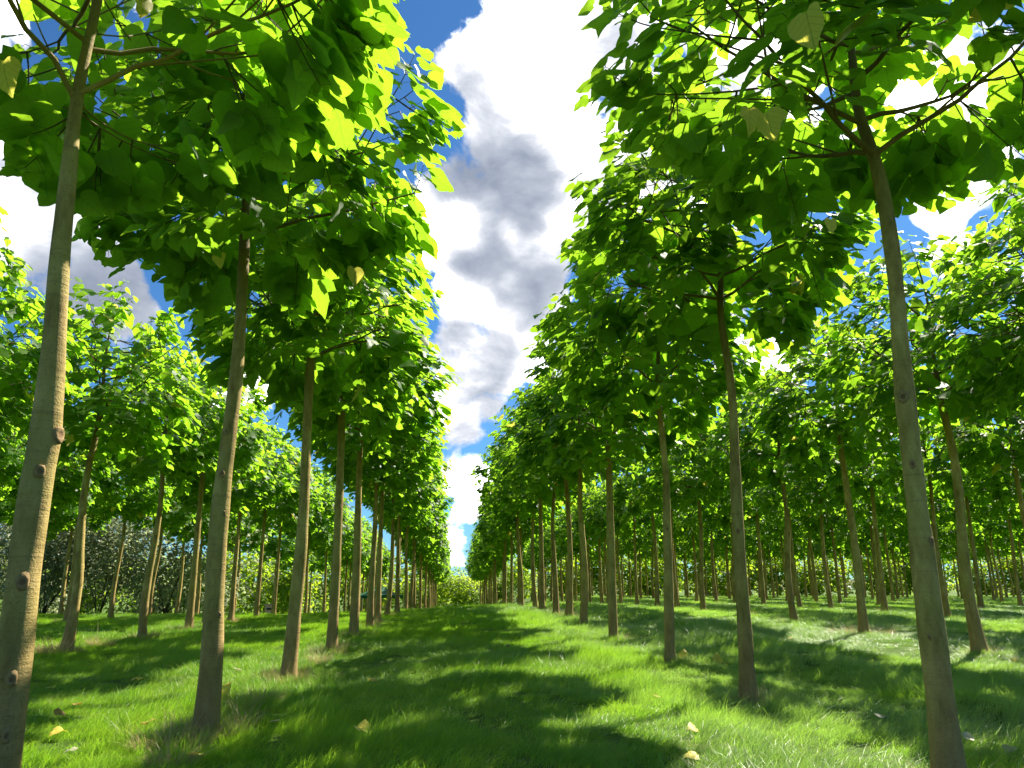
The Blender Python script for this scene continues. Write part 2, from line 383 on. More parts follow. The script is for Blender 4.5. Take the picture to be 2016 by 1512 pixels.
# ------------------------------------------------------------------ trees
ROWX={'L':-2.67,'R':3.78}
GROUP='slim paulownia trees planted in rows'
near_specs={
 'L1':dict(d=4.2,ctrl=[(0,1512,76),(32,1270,70),(62,1000,65),(88,870,59),(106,700,47),(116,500,43),(137,340,32),(148,190,26)],
   scars=[(120,862,.85,1.5),(78,940,.05,1.1),(60,1148,-.05,1.2),(34,1330,.0,1.0),(25,1445,.1,.9)],seed=11,top=8.6,rad=2.3,dn=1.15,shoots=265),
 'L2':dict(d=8.25,ctrl=[(404,1440,53),(418,1300,46),(424,1126,40),(434,987,38),(450,862,33),(468,723,29),(474,619,25),(480,515,22),(482,455,22)],
   scars=[(444,848,-.3,1.),(437,935,-.2,1.),(432,1010,.4,.7),(424,1210,.5,.7)],seed=12,top=8.4,rad=2.2),
 'L3':dict(d=12.35,ctrl=[(566,1342,31),(577,1240,29),(592,1091,25),(599,987,23),(601,931,20),(607,792,19),(612,699,17)],
   scars=[(598,985,.0,.8),(590,1100,.1,.7)],seed=13,top=8.3,rad=2.15),
 'L4':dict(d=16.6,ctrl=[(652,1297,24),(660,1150,20),(668,980,17),(672,860,15),(673,780,13)],scars=[(668,1000,.2,.8)],seed=14,top=8.4,rad=2.15),
 'R1':dict(d=5.9,ctrl=[(1868,1512,65),(1846,1335,57),(1823,1158,52),(1804,987,45),(1794,883,42),(1781,778,43),(1773,681,36),(1770,639,34),(1764,548,32),(1751,456,31),(1736,365,29),(1722,301,27)],
   scars=[(1776,782,-.15,1.4),(1795,915,.0,1.1),(1829,1068,.75,1.0),(1842,1250,-.2,.6)],seed=21,top=8.5,rad=2.48,dn=1.42,shoots=290),
 'R2':dict(d=9.9,ctrl=[(1474,1388,38),(1468,1264,31),(1460,1158,26),(1453,1051,26),(1450,980,24),(1447,924,21),(1444,802,17),(1435,721,15),(1423,661,15),(1415,593,14)],
   scars=[(1452,1045,.0,1.1),(1450,925,.5,.9)],seed=22,top=8.4,rad=2.15),
 'R3':dict(d=13.5,ctrl=[(1319,1303,23),(1316,1158,21),(1316,1126,20),(1312,1005,16),(1313,944,13),(1302,843,12),(1293,762,11)],
   scars=[(1313,1040,.1,.8)],seed=23,top=8.3,rad=2.1),
 'R4':dict(d=18.3,ctrl=[(1208,1260,20),(1203,1100,17),(1200,950,14),(1196,860,11)],scars=[],seed=24,top=8.3,rad=2.15),
}
near_labels={
 'L1':'pale trunk with knotty branch scars cut by the left photo edge, glowing leaves above',
 'L2':'second tree of the row left of the path, straw coloured dry grass at its foot',
 'L3':'third tree of the row left of the grass path, dark fork of thin branches',
 'L4':'fourth tree of the row left of the grass path, small dry tuft at its base',
 'R1':'big bent olive brown trunk at the right with dark oval scar and spreading limbs',
 'R2':'slim upright tree left of the big bent trunk, round crown against the clouds',
 'R3':'slim tree with a kinked trunk and two yellow fallen leaves by its foot',
 'R4':'fourth tree of the row right of the path, straight, behind the kinked one',
}
def scar(trunkobj, Q, q, origin, px, py, u, k, d):
    p=at_depth(px,py,d)-origin
    i=int(np.argmin(np.abs(Q[:,2]-p[2]))); c=Q[i]; r=q[i]
    view=np.array((origin[0]+c[0],origin[1]+c[1],0)); view=view/np.linalg.norm(view)
    right=np.array((view[1],-view[0],0)); nn=right*u-view*math.sqrt(max(0,1-u*u))
    up=np.array((0,0,1.)); side=np.cross(up,nn)
    rng=np.random.default_rng(int(px*7+py))
    mb=MB(); S=14; an=np.arange(S)*2*math.pi/S; w=.022*k*rng.uniform(.7,1.25); h=.034*k*rng.uniform(.75,1.2)
    V=[]
    for ring,(s,dep) in enumerate(((1.35,-.006),(1.05,.004),(.74,.007),(.5,.003),(.22,.001))):
        jit=1+rng.normal(0,.07,S)
        for a,jj in zip(an,jit):
            lat=math.cos(a)*w*s*jj; vv=math.sin(a)*h*s*jj
            x=lat/r; x=max(-1.2,min(1.2,x))
            nr=nn*math.cos(x)+side*math.sin(x)
            V.append(c+nr*(r*(1+.115*k*math.exp(-(vv/(.06*k+.03))**2)*math.exp(-(x/.75)**2))+dep*k+.004)+up*vv)
    V=np.array(V); F=[]
    for ring in range(4):
        i0=ring*S
        F.append(np.array([(i0+j,i0+(j+1)%S,i0+S+(j+1)%S,i0+S+j) for j in range(S)]))
    mb.add(V,F[:3],0); mb.f.append((F[3],1)); mb.f.append((np.array([np.arange(S)+4*S]),1))
    return link('branch_scar',mb.mesh('branch_scar',[M_SCAR,M_SCARC]),trunkobj)

def near_tree(key, sp):
    d=sp['d']; pts=[at_depth(x,y,d) for x,y,w in sp['ctrl']]; rad=[w*px_scale(x,y,d)/2*(.90 if abs(x-1008)>500 else .94) for x,y,w in sp['ctrl']]
    p0,p1=pts[0],pts[1]; gz=float(ground_z(p0[0],d))
    if p0[2]>gz+.05:
        s=(p0-p1)/(p0[2]-p1[2]); pts.insert(0,p0+s*(gz-p0[2])); rad.insert(0,rad[0]*1.06)
    else: pts[0][2]=gz
    org=np.array((pts[0][0],d,gz)); loc=[p-org for p in pts]; loc[0][2]=-.08
    topc=loc[-1]; zb=topc[2]
    br,ld,cm=make_crown(sp['seed'],sp['rad']*.92,zb,sp['top'],rad[-1],sp.get('shoots',285),True,dn=sp.get('dn',2.0),leafset=HI)
    ld=(ld[0]+np.array((topc[0],topc[1],0)),ld[1])
    root=link('paulownia_tree',None,None,tuple(org)); tag(root,near_labels[key],'tree',GROUP)
    bul=[]
    for (px,py,u,k) in sp['scars']:
        z=at_depth(px,py,d)[2]-org[2]; va=math.atan2(-org[1],-org[0])+math.asin(max(-1,min(1,u))); bul.append((z,va,.12*k,.06*k+.03))
    tm,(Q,q)=trunk_mesh(loc,rad,18,ld,None,sp['seed'],bul,.05); t=link('trunk',tm,root)
    for (px,py,u,k) in sp['scars']: scar(t,Q,q,org,px,py,u,k,d)
    for parts in br:
        mb=MB()
        for k,(p,rr) in enumerate(parts): tube(mb,p+np.array((topc[0],topc[1],0)),rr,7 if k==0 else 5,0,False)
        link('branch',mb.mesh('branch',[M_BARK]),root)
    link('crown',cm,root,(topc[0],topc[1],0))
    return root,topc,org

roots={}
for k,sp in near_specs.items(): roots[k]=near_tree(k,sp)

# shared variants for the rest of the rows
VAR=[]
for v in range(8):
    zb=5.0+.08*(v%3); rt=.062
    br,ld,cm=make_crown(100+v,2.0+.06*(v%3),zb,8.2+.12*(v%4),rt,275,v<4)
    rng=np.random.default_rng(500+v); z=np.linspace(-.1,zb,8)
    bend=np.sin(z/zb*math.pi)*rng.normal(0,.10); b2=np.sin(z/zb*2*math.pi)*rng.normal(0,.045); an=rng.uniform(0,6.28)
    path=np.stack([bend*math.cos(an)+b2*math.sin(an),bend*math.sin(an)+b2*math.cos(an),z],1)
    rad=np.interp(z,[-.1,0,1,zb],[.128,.125,.105,rt])
    tm,_=trunk_mesh(path,rad,10,ld,None,v,[(rng.uniform(1.2,4.5),rng.uniform(0,6.28),.16,.08) for _ in range(4)],.12)
    tmf,_=trunk_mesh(path,rad,8,ld,br,v,(),.3)
    bms=[]
    for parts in br:
        mb=MB()
        for k,(p,rr) in enumerate(parts): tube(mb,p,rr,6 if k==0 else 4,0,False)
        bms.append(mb.mesh('branch',[M_BARK]))
    VAR.append((tm,tmf,bms,cm))

ORD='first second third fourth fifth sixth seventh eighth ninth tenth eleventh twelfth'.split()
rowname={'L':'row just left of the grass path','R':'row just right of the grass path',
 'LL':'second row left of the path','LLL':'third row left of the path','LLLL':'fourth row left of the path',
 'RR':'second row right of the path','R3':'third row right of the path','R4':'fourth row right of the path','R5':'fifth row right of the path',
 'R6':'sixth row right of the path','R7':'seventh row right of the path','R8':'eighth row right of the path','R9':'ninth row right of the path','R10':'tenth row right of the path'}
trnd=random.Random(5)
def far_tree(x,y,label,group,near=False):
    v=trnd.randrange(8); tm,tmf,bms,cm=VAR[v]
    root=link('paulownia_tree',None,None,(x,y,float(ground_z(x,y))),(trnd.gauss(0,.008),trnd.gauss(0,.008),trnd.uniform(0,6.283)))
    s=trnd.uniform(.92,1.07); root.scale=(s*trnd.uniform(.97,1.04),s*trnd.uniform(.97,1.04),s)
    tag(root,label,'tree',group)
    link('trunk',tm if near else tmf,root)
    if near:
        for b in bms: link('branch',b,root)
    link('crown',cm,root); return root
def rowx(px,py,d): return at_depth(px,py,d)[0]
rows={
 'L':[(rowx(695,1262,20.2),20.2),(rowx(728,1240,24.2),24.2),(rowx(743,1230,26.6),26.6)]+[(-2.67,d) for d in np.arange(32.2,117,4.0)],
 'R':[(rowx(1148,1240,22.6),22.6),(rowx(1120,1218,25.6),25.6),(rowx(1095,1210,29.2),29.2)]+[(3.78,d) for d in np.arange(33.2,117,4.0)],
 'LL':[(-9.1,d) for d in (9.9,13.9)]+[(rowx(130,1285,18),18),(rowx(278,1257,22.4),22.4),(rowx(368,1240,26.2),26.2)]+[(-9.1,d) for d in np.arange(30.2,93,4.05)],
 'LLL':[(-15.5,d) for d in np.arange(21.5,60,4.0)]+[(-15.5,d) for d in (70,78,86)],
 'LLLL':[(-21.9,d) for d in np.arange(31,50,4.0)],
 'RR':[(10.2,7.2),(10.2,11.2),(rowx(1930,1285,15),15),(rowx(1703,1250,19.2),19.2),(rowx(1550,1228,23.6),23.6)]+[(10.2,d) for d in np.arange(27.8,104,4.0)],
 'R3':[(16.65,d) for d in np.arange(13.5,102,4.05)],
 'R4':[(23.1,d) for d in np.arange(22,102,4.0)],
 'R5':[(29.5,d) for d in np.arange(32,102,4.0)],
 'R6':[(36.0,d) for d in np.arange(42,100,4.1)],
 'R7':[(42.4,d) for d in np.arange(52,98,4.0)],
 'R8':[(48.8,d) for d in np.arange(60,97,4.0)],
 'R9':[(55.3,d) for d in np.arange(68,97,4.0)],
 'R10':[(61.7,d) for d in np.arange(76,97,4.0)],
}
start={'L':4,'R':4}
traits={0:'slim brown trunk under a dense green crown',1:'thin upright trunk and rounded leafy crown',2:'slender trunk with leafy crown touching its neighbours'}
for rn,lst in rows.items():
    for i,(x,y) in enumerate(lst):
        k=start.get(rn,0)+i; jit=i>=3 or rn not in('L','R','LL','RR')
        if jit: x+=trnd.gauss(0,.13); y+=trnd.gauss(0,.22)
        if k<9: lab=f'{ORD[k]} tree from the front in the {rowname[rn]}'
        else: lab=f'small distant trunk beyond the ninth tree of the {rowname[rn]}'
        far_tree(x,y,lab,GROUP if k<9 else f'far trees of the {rowname[rn]}',y<27)

# yellow leaves hanging in the nearest crowns: parts of their tree
def hang(key,px,py,d,size,var=.99,label='large yellow leaf hanging point down'):
    root,topc,org=roots[key]; p=at_depth(px,py,d)-org
    mb=MB(); rng=np.random.default_rng(int(px)); to=-nrm(p+org-np.array((0,0,CAMZ)))
    add_leaves(mb,np.array([p]),np.array([(.1,.1,-1.)]),np.array([to+np.array((to[1],-to[0],.2))*(-1)**int(px)*.9+rng.normal(0,.2,3)]),np.array([size]),np.array([var]),0,rng,1.3,ls=HI)
    o=link('yellow_leaf',mb.mesh('yellow_leaf',[M_LEAF],attrs=True),root); o['label']=label; return o
hang('R1',1588,25,4.3,.27); hang('R1',1510,222,4.8,.22); hang('R1',1475,215,4.9,.2); hang('L1',285,-8,3.9,.13); hang('L1',8,120,4.0,.2)
hang('L2',432,500,7.6,.16); hang('L2',697,528,8.,.2);  hang('R1',1635,432,5.6,.13)

# ------------------------------------------------------------------ bushes
def bush_mesh(seed, w, h, nl, size, matl):
    rng=np.random.default_rng(seed); mb=MB()
    K=26; cs=np.stack([rng.normal(0,w*.28,K),rng.normal(0,w*.28,K),rng.uniform(.15,.85,K)*h],1); rs=rng.uniform(.18,.34,K)*min(w,h)
    pk=rng.integers(0,K,nl); d=nrm(rng.normal(0,1,(nl,3))); r=rng.uniform(.55,1.05,nl)[:,None]
    P=cs[pk]+d*r*rs[pk][:,None]; P[:,2]=np.abs(P[:,2])
    tip=d*np.array((1,1,.3))+np.array((0,0,-.5))+rng.normal(0,.3,(nl,3)); no=d+np.array((0,0,.8))+rng.normal(0,.4,(nl,3))
    add_leaves(mb,P,tip,no,rng.uniform(.6,1.3,nl)*size,np.clip(rng.normal(.5,.2,nl)+.25*np.sin(pk*1.7),0,.95),0,rng)
    me=mb.mesh('foliage',[matl],attrs=True)
    sb=MB()
    for k in range(9):
        tube(sb,bez(np.array((rng.normal(0,.12),rng.normal(0,.12),-.1)),np.array((cs[k][0]*.4,cs[k][1]*.4,cs[k][2]*.6)),cs[k],5),np.linspace(.035,.008,5),5)
    return me, sb.mesh('stem',[M_TWIG])
GB=[bush_mesh(30+i,6.0,8.0,6500,.17,M_WILLOW) for i in range(3)]
BB=[bush_mesh(40+i,7.5,8.0,2800,.36,M_BUSH) for i in range(3)]
def bush(meshes,x,y,s,label,group,name):
    r=link(name,None,None,(x,y,float(ground_z(x,y))-.1),(0,0,trnd.uniform(0,6.28))); r.scale=(s,s,s*trnd.uniform(.85,1.1)); tag(r,label,'bush',group)
    link('foliage',meshes[0],r); link('stem',meshes[1],r)
k=0
for x in np.arange(-46,-17,3.4):
    y=54+trnd.uniform(-2,3)-.12*(x+17)*-.5
    bush(GB[k%3],x,y,trnd.uniform(.85,1.2),'hazy grey green bush behind the tree trunks at the far left','grey bushes behind the left rows','grey_bush'); k+=1
k=0
for x in np.arange(-62,112,4.0):
    y=101+trnd.uniform(-4,5) if x<12 else 107+trnd.uniform(-3,6)
    if x<-14: y=90+trnd.uniform(-4,4)
    if -9<x<12: y=126+trnd.uniform(-3,3)
    bush(BB[k%3],x,y,trnd.uniform(.8,1.15)*(.8 if -9<x<12 else 1),'bright sunlit green bush closing off the far end of the rows','bushes at the far end of the rows','leafy_bush'); k+=1

# ------------------------------------------------------------------ far hill
m,nt,out=mat('hill_fields'); n=N(nt); pos=n('ShaderNodeNewGeometry').outputs['Position']
a=n('ShaderNodeTexNoise',i={'Vector':pos,'Scale':.012,'Detail':6.,'Roughness':.6}).outputs[0]
b_=n('ShaderNodeTexNoise',i={'Vector':pos,'Scale':.06,'Detail':5.}).outputs[0]
c=n.ramp(a,[(.36,(.055,.08,.04)),(.48,(.08,.105,.05)),(.55,(.15,.135,.075)),(.7,(.09,.13,.05))])
c=n.mix(n('ShaderNodeMapRange',i={0:b_,1:.45,2:.6,3:0.,4:.6}).outputs[0],c,(.045,.07,.04))
n.link(n('ShaderNodeBsdfPrincipled',i={'Base Color':c,'Roughness':1.,'Specular IOR Level':0.}).outputs[0],out.inputs[0])
xs=np.linspace(-900,900,121); ys=np.linspace(520,1400,40); X,Y=np.meshgrid(xs,ys)
Z=-8+27*sm(0,1,(Y-520)/500)*(1-.3*sm(0,1,(Y-1000)/400))*(.75+.2*np.sin(X*.006+.6)+.12*np.sin(X*.017))+1.5*np.sin(X*.05+Y*.03)
mb=MB(); nx=len(xs); i=np.arange(len(ys)-1)[:,None]*nx; j=np.arange(nx-1)[None,:]
mb.add(np.stack([X,Y,Z],-1).reshape(-1,3),[np.stack([i+j,i+j+1,i+nx+j+1,i+nx+j],-1).reshape(-1,4)])
link('hill',mb.mesh('hill',[m]))['kind']='structure'

# ------------------------------------------------------------------ grass
m,nt,out=mat('grass_blade'); n=N(nt)
pos=n('ShaderNodeNewGeometry').outputs['Position']; patch,fine=grass_cols(n,pos)
var=n('ShaderNodeAttribute',attribute_name='var').outputs['Fac']
c=n.ramp(fine,[(.30,(.10,.25,.018)),(.48,(.175,.335,.022)),(.66,(.29,.41,.034))])
px_=n('ShaderNodeSeparateXYZ',i={0:pos}).outputs[0]
right=n('ShaderNodeMapRange',i={0:px_,1:.5,2:3.,3:0.,4:.27}).outputs[0]
pale=n('ShaderNodeMapRange',i={0:n.math('ADD',patch,right),1:.56,2:.78,3:0.,4:.75}).outputs[0]
c=n.mix(pale,c,(.29,.37,.17))  # pale fescue patches, plus sun sheen painted into the colour towards the right
c=n.mix(n('ShaderNodeMapRange',i={0:var,1:.9,2:.97,3:0.,4:.8}).outputs[0],c,(.28,.22,.09))
c=n('ShaderNodeHueSaturation',i={'Hue':n.math('MULTIPLY_ADD',var,-.035,.517),'Value':n.math('MULTIPLY_ADD',n.math('FRACT',n.math('MULTIPLY',var,7.31)),.55,.72),'Color':c}).outputs[0]
t=n.mix(.6,c,(.42,.78,.03))
df=n('ShaderNodeBsdfPrincipled',i={'Base Color':c,'Roughness':.40,'Specular IOR Level':n.math('MULTIPLY_ADD',pale,.55,.22)})
tr=n('ShaderNodeBsdfTranslucent',i={0:t})
n.link(n('ShaderNodeMixShader',i={0:.42,1:df.outputs[0],2:tr.outputs[0]}).outputs[0],out.inputs[0]); M_GRASS=m
def straw_mat(name,col,tcol):
    m,nt,out=mat(name); n=N(nt); var=n('ShaderNodeAttribute',attribute_name='var').outputs['Fac']
    c=n.mix(var,tuple(v*.65 for v in col),col)
    n.link(n('ShaderNodeMixShader',i={0:.3,1:n('ShaderNodeBsdfPrincipled',i={'Base Color':c,'Roughness':.6}).outputs[0],2:n('ShaderNodeBsdfTranslucent',i={0:(*tcol,1)}).outputs[0]}).outputs[0],out.inputs[0]); return m
M_STRAW=straw_mat('dry_straw',(.55,.42,.22),(.5,.38,.16)); M_TUFT=straw_mat('fresh_tuft',(.16,.27,.03),(.4,.55,.04))

def blades(seed,nb,rad,h,w,lean,spread,matl,name,segs=3,radial=0.):
    rng=np.random.default_rng(seed)
    rr=rad*np.sqrt(rng.random(nb)); a=rng.uniform(0,6.283,nb); B=np.stack([rr*np.cos(a),rr*np.sin(a),np.full(nb,-.015)],1)
    H=h*rng.uniform(.45,1.25,nb)*(1-.25*rr/rad)*np.where(rng.random(nb)<.04,1.7,1); th=rng.normal(0,spread,nb)
    D=np.stack([np.cos(th),np.sin(th),np.zeros(nb)],1)*(1-radial)+np.stack([np.cos(a),np.sin(a),np.zeros(nb)],1)*radial; D=nrm(D)
    ln=lean*rng.uniform(.3,1.5,nb); fa=rng.uniform(0,6.283,nb); S=np.stack([np.cos(fa),np.sin(fa),np.zeros(nb)],1)
    W=w*rng.uniform(.6,1.25,nb); V=[];U=[]
    for k in range(segs+1):
        t=k/segs; hor=(ln*H)*(t**1.8); ver=H*(t-.38*np.minimum(ln,1.7)*t*t*.6)
        c=B+D*hor[:,None]+np.array((0,0,1.))*ver[:,None]; ww=(W*(1-t**1.6*.98)/2)[:,None]
        V+=[c-S*ww,c+S*ww]; U+=[np.stack([np.zeros(nb),np.full(nb,t),np.zeros(nb)],1)]*2
    V=np.stack(V,1); K=2*(segs+1); off=(np.arange(nb)*K)[:,None,None]
    F=np.array([(2*k,2*k+1,2*k+3,2*k+2) for k in range(segs)])[None]+off
    mb=MB(); mb.add(V.reshape(-1,3),[F.reshape(-1,4)],0,np.repeat(rng.random(nb),K),np.stack(U,1).reshape(-1,3))
    return mb.mesh(name,[matl],attrs=True)

def scatter(name, pts, meshes, rot, scl, idx, label):
    col=bpy.data.collections.new(name+'_clumps')
    for i,me in enumerate(meshes): col.objects.link(bpy.data.objects.new(f'{name}_clump_{i:02d}',me))
    me=bpy.data.meshes.new(name); me.vertices.add(len(pts)); me.vertices.foreach_set('co',np.asarray(pts,float).ravel())
    for nm,ty,dat,key in (('rot','FLOAT_VECTOR',rot,'vector'),('scl','FLOAT_VECTOR',scl,'vector'),('idx','INT',idx,'value')):
        a=me.attributes.new(nm,ty,'POINT'); a.data.foreach_set(key,np.asarray(dat).ravel().astype(np.int32 if ty=='INT' else np.float32))
    o=link(name,me); tag(o,label,'grass',kind='stuff')
    ng=bpy.data.node_groups.new(name+'_scatter','GeometryNodeTree')
    ng.interface.new_socket('Geometry',in_out='INPUT',socket_type='NodeSocketGeometry'); ng.interface.new_socket('Geometry',in_out='OUTPUT',socket_type='NodeSocketGeometry')
    nn=ng.nodes; gi=nn.new('NodeGroupInput'); go=nn.new('NodeGroupOutput'); ip=nn.new('GeometryNodeInstanceOnPoints')
    ci=nn.new('GeometryNodeCollectionInfo'); ci.inputs['Collection'].default_value=col; ci.inputs['Separate Children'].default_value=True; ci.inputs['Reset Children'].default_value=True
    def na(nm,ty):
        q=nn.new('GeometryNodeInputNamedAttribute'); q.data_type=ty; q.inputs['Name'].default_value=nm; return q.outputs['Attribute']
    er=nn.new('FunctionNodeEulerToRotation'); L=ng.links.new
    L(gi.outputs[0],ip.inputs['Points']); L(ci.outputs[0],ip.inputs['Instance']); ip.inputs['Pick Instance'].default_value=True
    L(na('idx','INT'),ip.inputs['Instance Index']); L(na('rot','FLOAT_VECTOR'),er.inputs[0]); L(er.outputs[0],ip.inputs['Rotation']); L(na('scl','FLOAT_VECTOR'),ip.inputs['Scale'])
    L(ip.outputs[0],go.inputs[0]); md=o.modifiers.new('scatter','NODES'); md.node_group=ng; return o

def wedge(d0,d1,dens,rng,m=2.5):
    area=(d1-d0)*(2.2*d1+6); nP=int(area*dens); y=rng.uniform(d0,d1,nP); x=rng.uniform(-1,1,nP)*(1.1*d1+3)
    k=(x>-.62*y-m)&(x<.84*y+m); return x[k],y[k]
def flow(x,y): return 1.1*np.sin(x*.45+y*.2)+.9*np.sin(y*.37-x*.25+2)+.5*np.sin(x*1.3+y*.9)
rg=np.random.default_rng(3)
clA=[blades(60+i,115,.17,.16,.0050,1.05,.8,M_GRASS,'grass_clump',3) for i in range(5)]
clB=[blades(70+i,95,.30,.155,.0095,.85,.8,M_GRASS,'grass_clump',2) for i in range(4)]
clC=[blades(80+i,80,.60,.16,.024,.7,.9,M_GRASS,'grass_clump',2) for i in range(4)]
P=[];Ro=[];Sc=[];Ix=[]
for (d0,d1,dens,i0,ni) in ((3.5,12,30,0,5),(12,22,22,0,5),(21,42,14,5,4),(41,100,4.5,9,4)):
    x,y=wedge(d0,d1,dens,rg); k=len(x)
    lush=.5+.5*np.sin(x*.9+.4*np.sin(y*.7))*np.sin(y*.55+x*.3)
    edge=np.exp(-((x-2.5)/.5)**2)+np.exp(-((x-6.2)/.6)**2)+.7*np.exp(-((x+2.7)/.5)**2)
    s=rg.uniform(.65,1.25,k)*(.62+.55*lush+.45*edge)*np.where(rg.random(k)<.07,1.5,1)
    P.append(np.stack([x,y,ground_z(x,y)],1)); Ro.append(np.stack([rg.normal(0,.08,k),rg.normal(0,.08,k),flow(x,y)+rg.normal(0,.45,k)],1))
    w=rg.uniform(.9,1.15,k); Sc.append(np.stack([w,w,s],1)); Ix.append(rg.integers(i0,i0+ni,k))
clD=[blades(85+i,60,.16,.24,.0055,.8,2.,M_STRAW,'dry_clump',3,.3) for i in range(2)]
for o in [o for o in bpy.data.objects if o.name.startswith('paulownia_tree') and o.parent is None and 3<o.location.y<36]:
    lf=o.location.x<0; k=26 if lf else 18
    a=rg.uniform(0,6.283,k); r_=.12+.34*rg.random(k)**1.3; x=o.location.x+r_*np.cos(a); y=o.location.y+r_*np.sin(a)
    P.append(np.stack([x,y,ground_z(x,y)],1)); Ro.append(np.stack([rg.normal(0,.1,k),rg.normal(0,.1,k),a+rg.normal(0,.8,k)],1))
    s=rg.uniform(.9,1.6,k); Sc.append(np.stack([np.ones(k),np.ones(k),s],1)); dry=rg.random(k)<(.45 if lf else .12)
    Ix.append(np.where(dry,13+rg.integers(0,2,k),rg.integers(0,5,k)))
scatter('grass',np.concatenate(P),clA+clB+clC+clD,np.concatenate(Ro),np.concatenate(Sc),np.concatenate(Ix),'fine soft green grass covering the ground between the tree rows')

# ------------------------------------------------------------------ tufts standing out of the grass
STM=[blades(90+i,230,.24,.36,.0075,1.0,3.,M_STRAW,'dry_grass_tuft',3,.6) for i in range(3)]
GTM=[blades(95+i,70,.14,.34,.007,.7,3.,M_TUFT,'tall_grass_tuft',3,.5) for i in range(2)]
def tuft(px,py,s,label,mesh,name,group,cat='grass tuft'):
    p=on_ground(px,py); o=link(name,mesh,None,(p[0],p[1],float(ground_z(p[0],p[1]))),(0,0,trnd.uniform(0,6.28))); o.scale=(s,s,s*trnd.uniform(.75,1.0)); tag(o,label,cat,group); return o
DG='dry straw tufts around the trunks'
for px,py,s,l in ((300,1478,.8,'broad straw coloured tuft left of the second left trunk'),(362,1478,.75,'bleached dry tuft in front of the foot of the second left trunk'),
  (408,1458,.8,'thin reddish straw tuft against the foot of the second left trunk'),(335,1512,.8,'brown flattened tuft at the bottom edge left of centre'),
  (512,1385,.9,'upright straw tuft between the second and third left trunks'),(475,1400,.7,'low grey straw tuft right of the second left trunk'),(560,1352,.8,'dull dry tuft at the foot of the third left trunk'),
  (632,1305,.9,'brown dry tuft beside the foot of the fourth left trunk'),(685,1275,.7,'small dry tuft beside the fifth left trunk'),(105,1288,1.6,'tall pale dry tuft left of the slim trunk near the left edge'),
  (195,1272,1.3,'wide bleached tuft right of the slim trunk near the left edge'),(1650,1248,.8,'flat pinkish dry patch left of a leaning right hand trunk'),(1745,1250,.7,'flat brown dry patch right of a leaning right hand trunk')):
    tuft(px,py,s,l,STM[trnd.randrange(3)],'dry_grass_tuft',DG)
for px,py,s,l in ((962,1400,1.0,'tall light green tuft standing in the middle of the path'),(250,1450,1.2,'yellow green bushy tuft left of the second left trunk'),(1590,1500,.7,'small bright tuft at the bottom right of the path'),(650,1480,.6,'curving bright tuft by the yellow leaf on the lower left of the path')):
    tuft(px,py,s,l,GTM[trnd.randrange(2)],'tall_grass_tuft','tall green tufts in the lawn')

# ------------------------------------------------------------------ fallen leaves
FL=[(725,1350,.19,.05,'plump yellow fallen leaf lying on the shaded path centre left'),(703,1452,.21,.15,'yellow fallen leaf lying flat low on the left half of the path'),
 (265,1346,.22,.0,'bright yellow leaf in the sunlit strip left of the second left trunk'),(122,1457,.20,.1,'yellow leaf in the grass beside the leftmost trunk'),
 (434,1385,.28,.05,'large yellow leaf leaning behind the second left trunk'),(1345,1302,.24,.08,'yellow leaf standing folded right of the kinked trunk'),
 (1411,1310,.24,.05,'narrow yellow leaf standing upright left of the slim upright tree'),(1730,1428,.17,.8,'pale whitish leaf beside the big bent right trunk'),
 (1370,1452,.16,.35,'pale yellow leaf on the sunlit grass at lower right'),(2008,1308,.22,.2,'yellow leaf at the right edge of the photo'),
 (1005,1279,.20,1.,'dark brown curled leaf on the far middle of the path'),(538,1438,.16,.8,'pale beige leaf in shade right of the second left trunk'),
 (465,1328,.18,.8,'pale leaf in the shade between second and third left trunks'),(372,1503,.2,.3,'yellow leaf on the dry straw at the bottom edge'),
 (105,1422,.17,.6,'orange brown leaf low beside the leftmost trunk'),(142,1402,.16,.55,'narrow orange leaf above the orange brown one near the leftmost trunk'),
 (150,1494,.14,.8,'pale leaf at the bottom left corner'),(1994,1490,.16,.75,'pale leaf at the bottom right corner'),(1905,1476,.14,.8,'white edged leaf right of the big bent trunk'),
 (1355,1505,.18,.3,'pale yellow leaf at the bottom edge right of centre'),(290,1440,.17,.5,'tan leaf lying in the dry tuft left of the second left trunk'),(1560,1262,.22,.2,'small yellow leaf far off in the lawn on the right'),(1290,1385,.15,.3,'small pale yellow leaf in the grass near the slim upright tree')]
for q,(px,py,s,v,l) in enumerate(FL):
    p=on_ground(px,py); rng=np.random.default_rng(900+q); mb=MB(); up=rng.uniform(.1,.45) if q not in(5,6,4) else .95
    az=rng.uniform(0,6.28); tip=np.array((math.cos(az),math.sin(az),rng.uniform(-.1,.2)))
    if q in(5,6,4): tip=np.array((.3,.1,.8))
    no=np.array((0,-up,1-up*.7))+rng.normal(0,.15,3)
    add_leaves(mb,np.zeros((1,3)),tip[None],no[None],np.array([s*.74]),np.array([v]),0,rng,1.9,ls=HI)
    o=link('fallen_leaf',mb.mesh('fallen_leaf',[M_FALLEN],attrs=True),None,(p[0],p[1],float(ground_z(p[0],p[1]))+(.085 if up<.9 else .05))); tag(o,l,'leaf','fallen leaves on the grass')

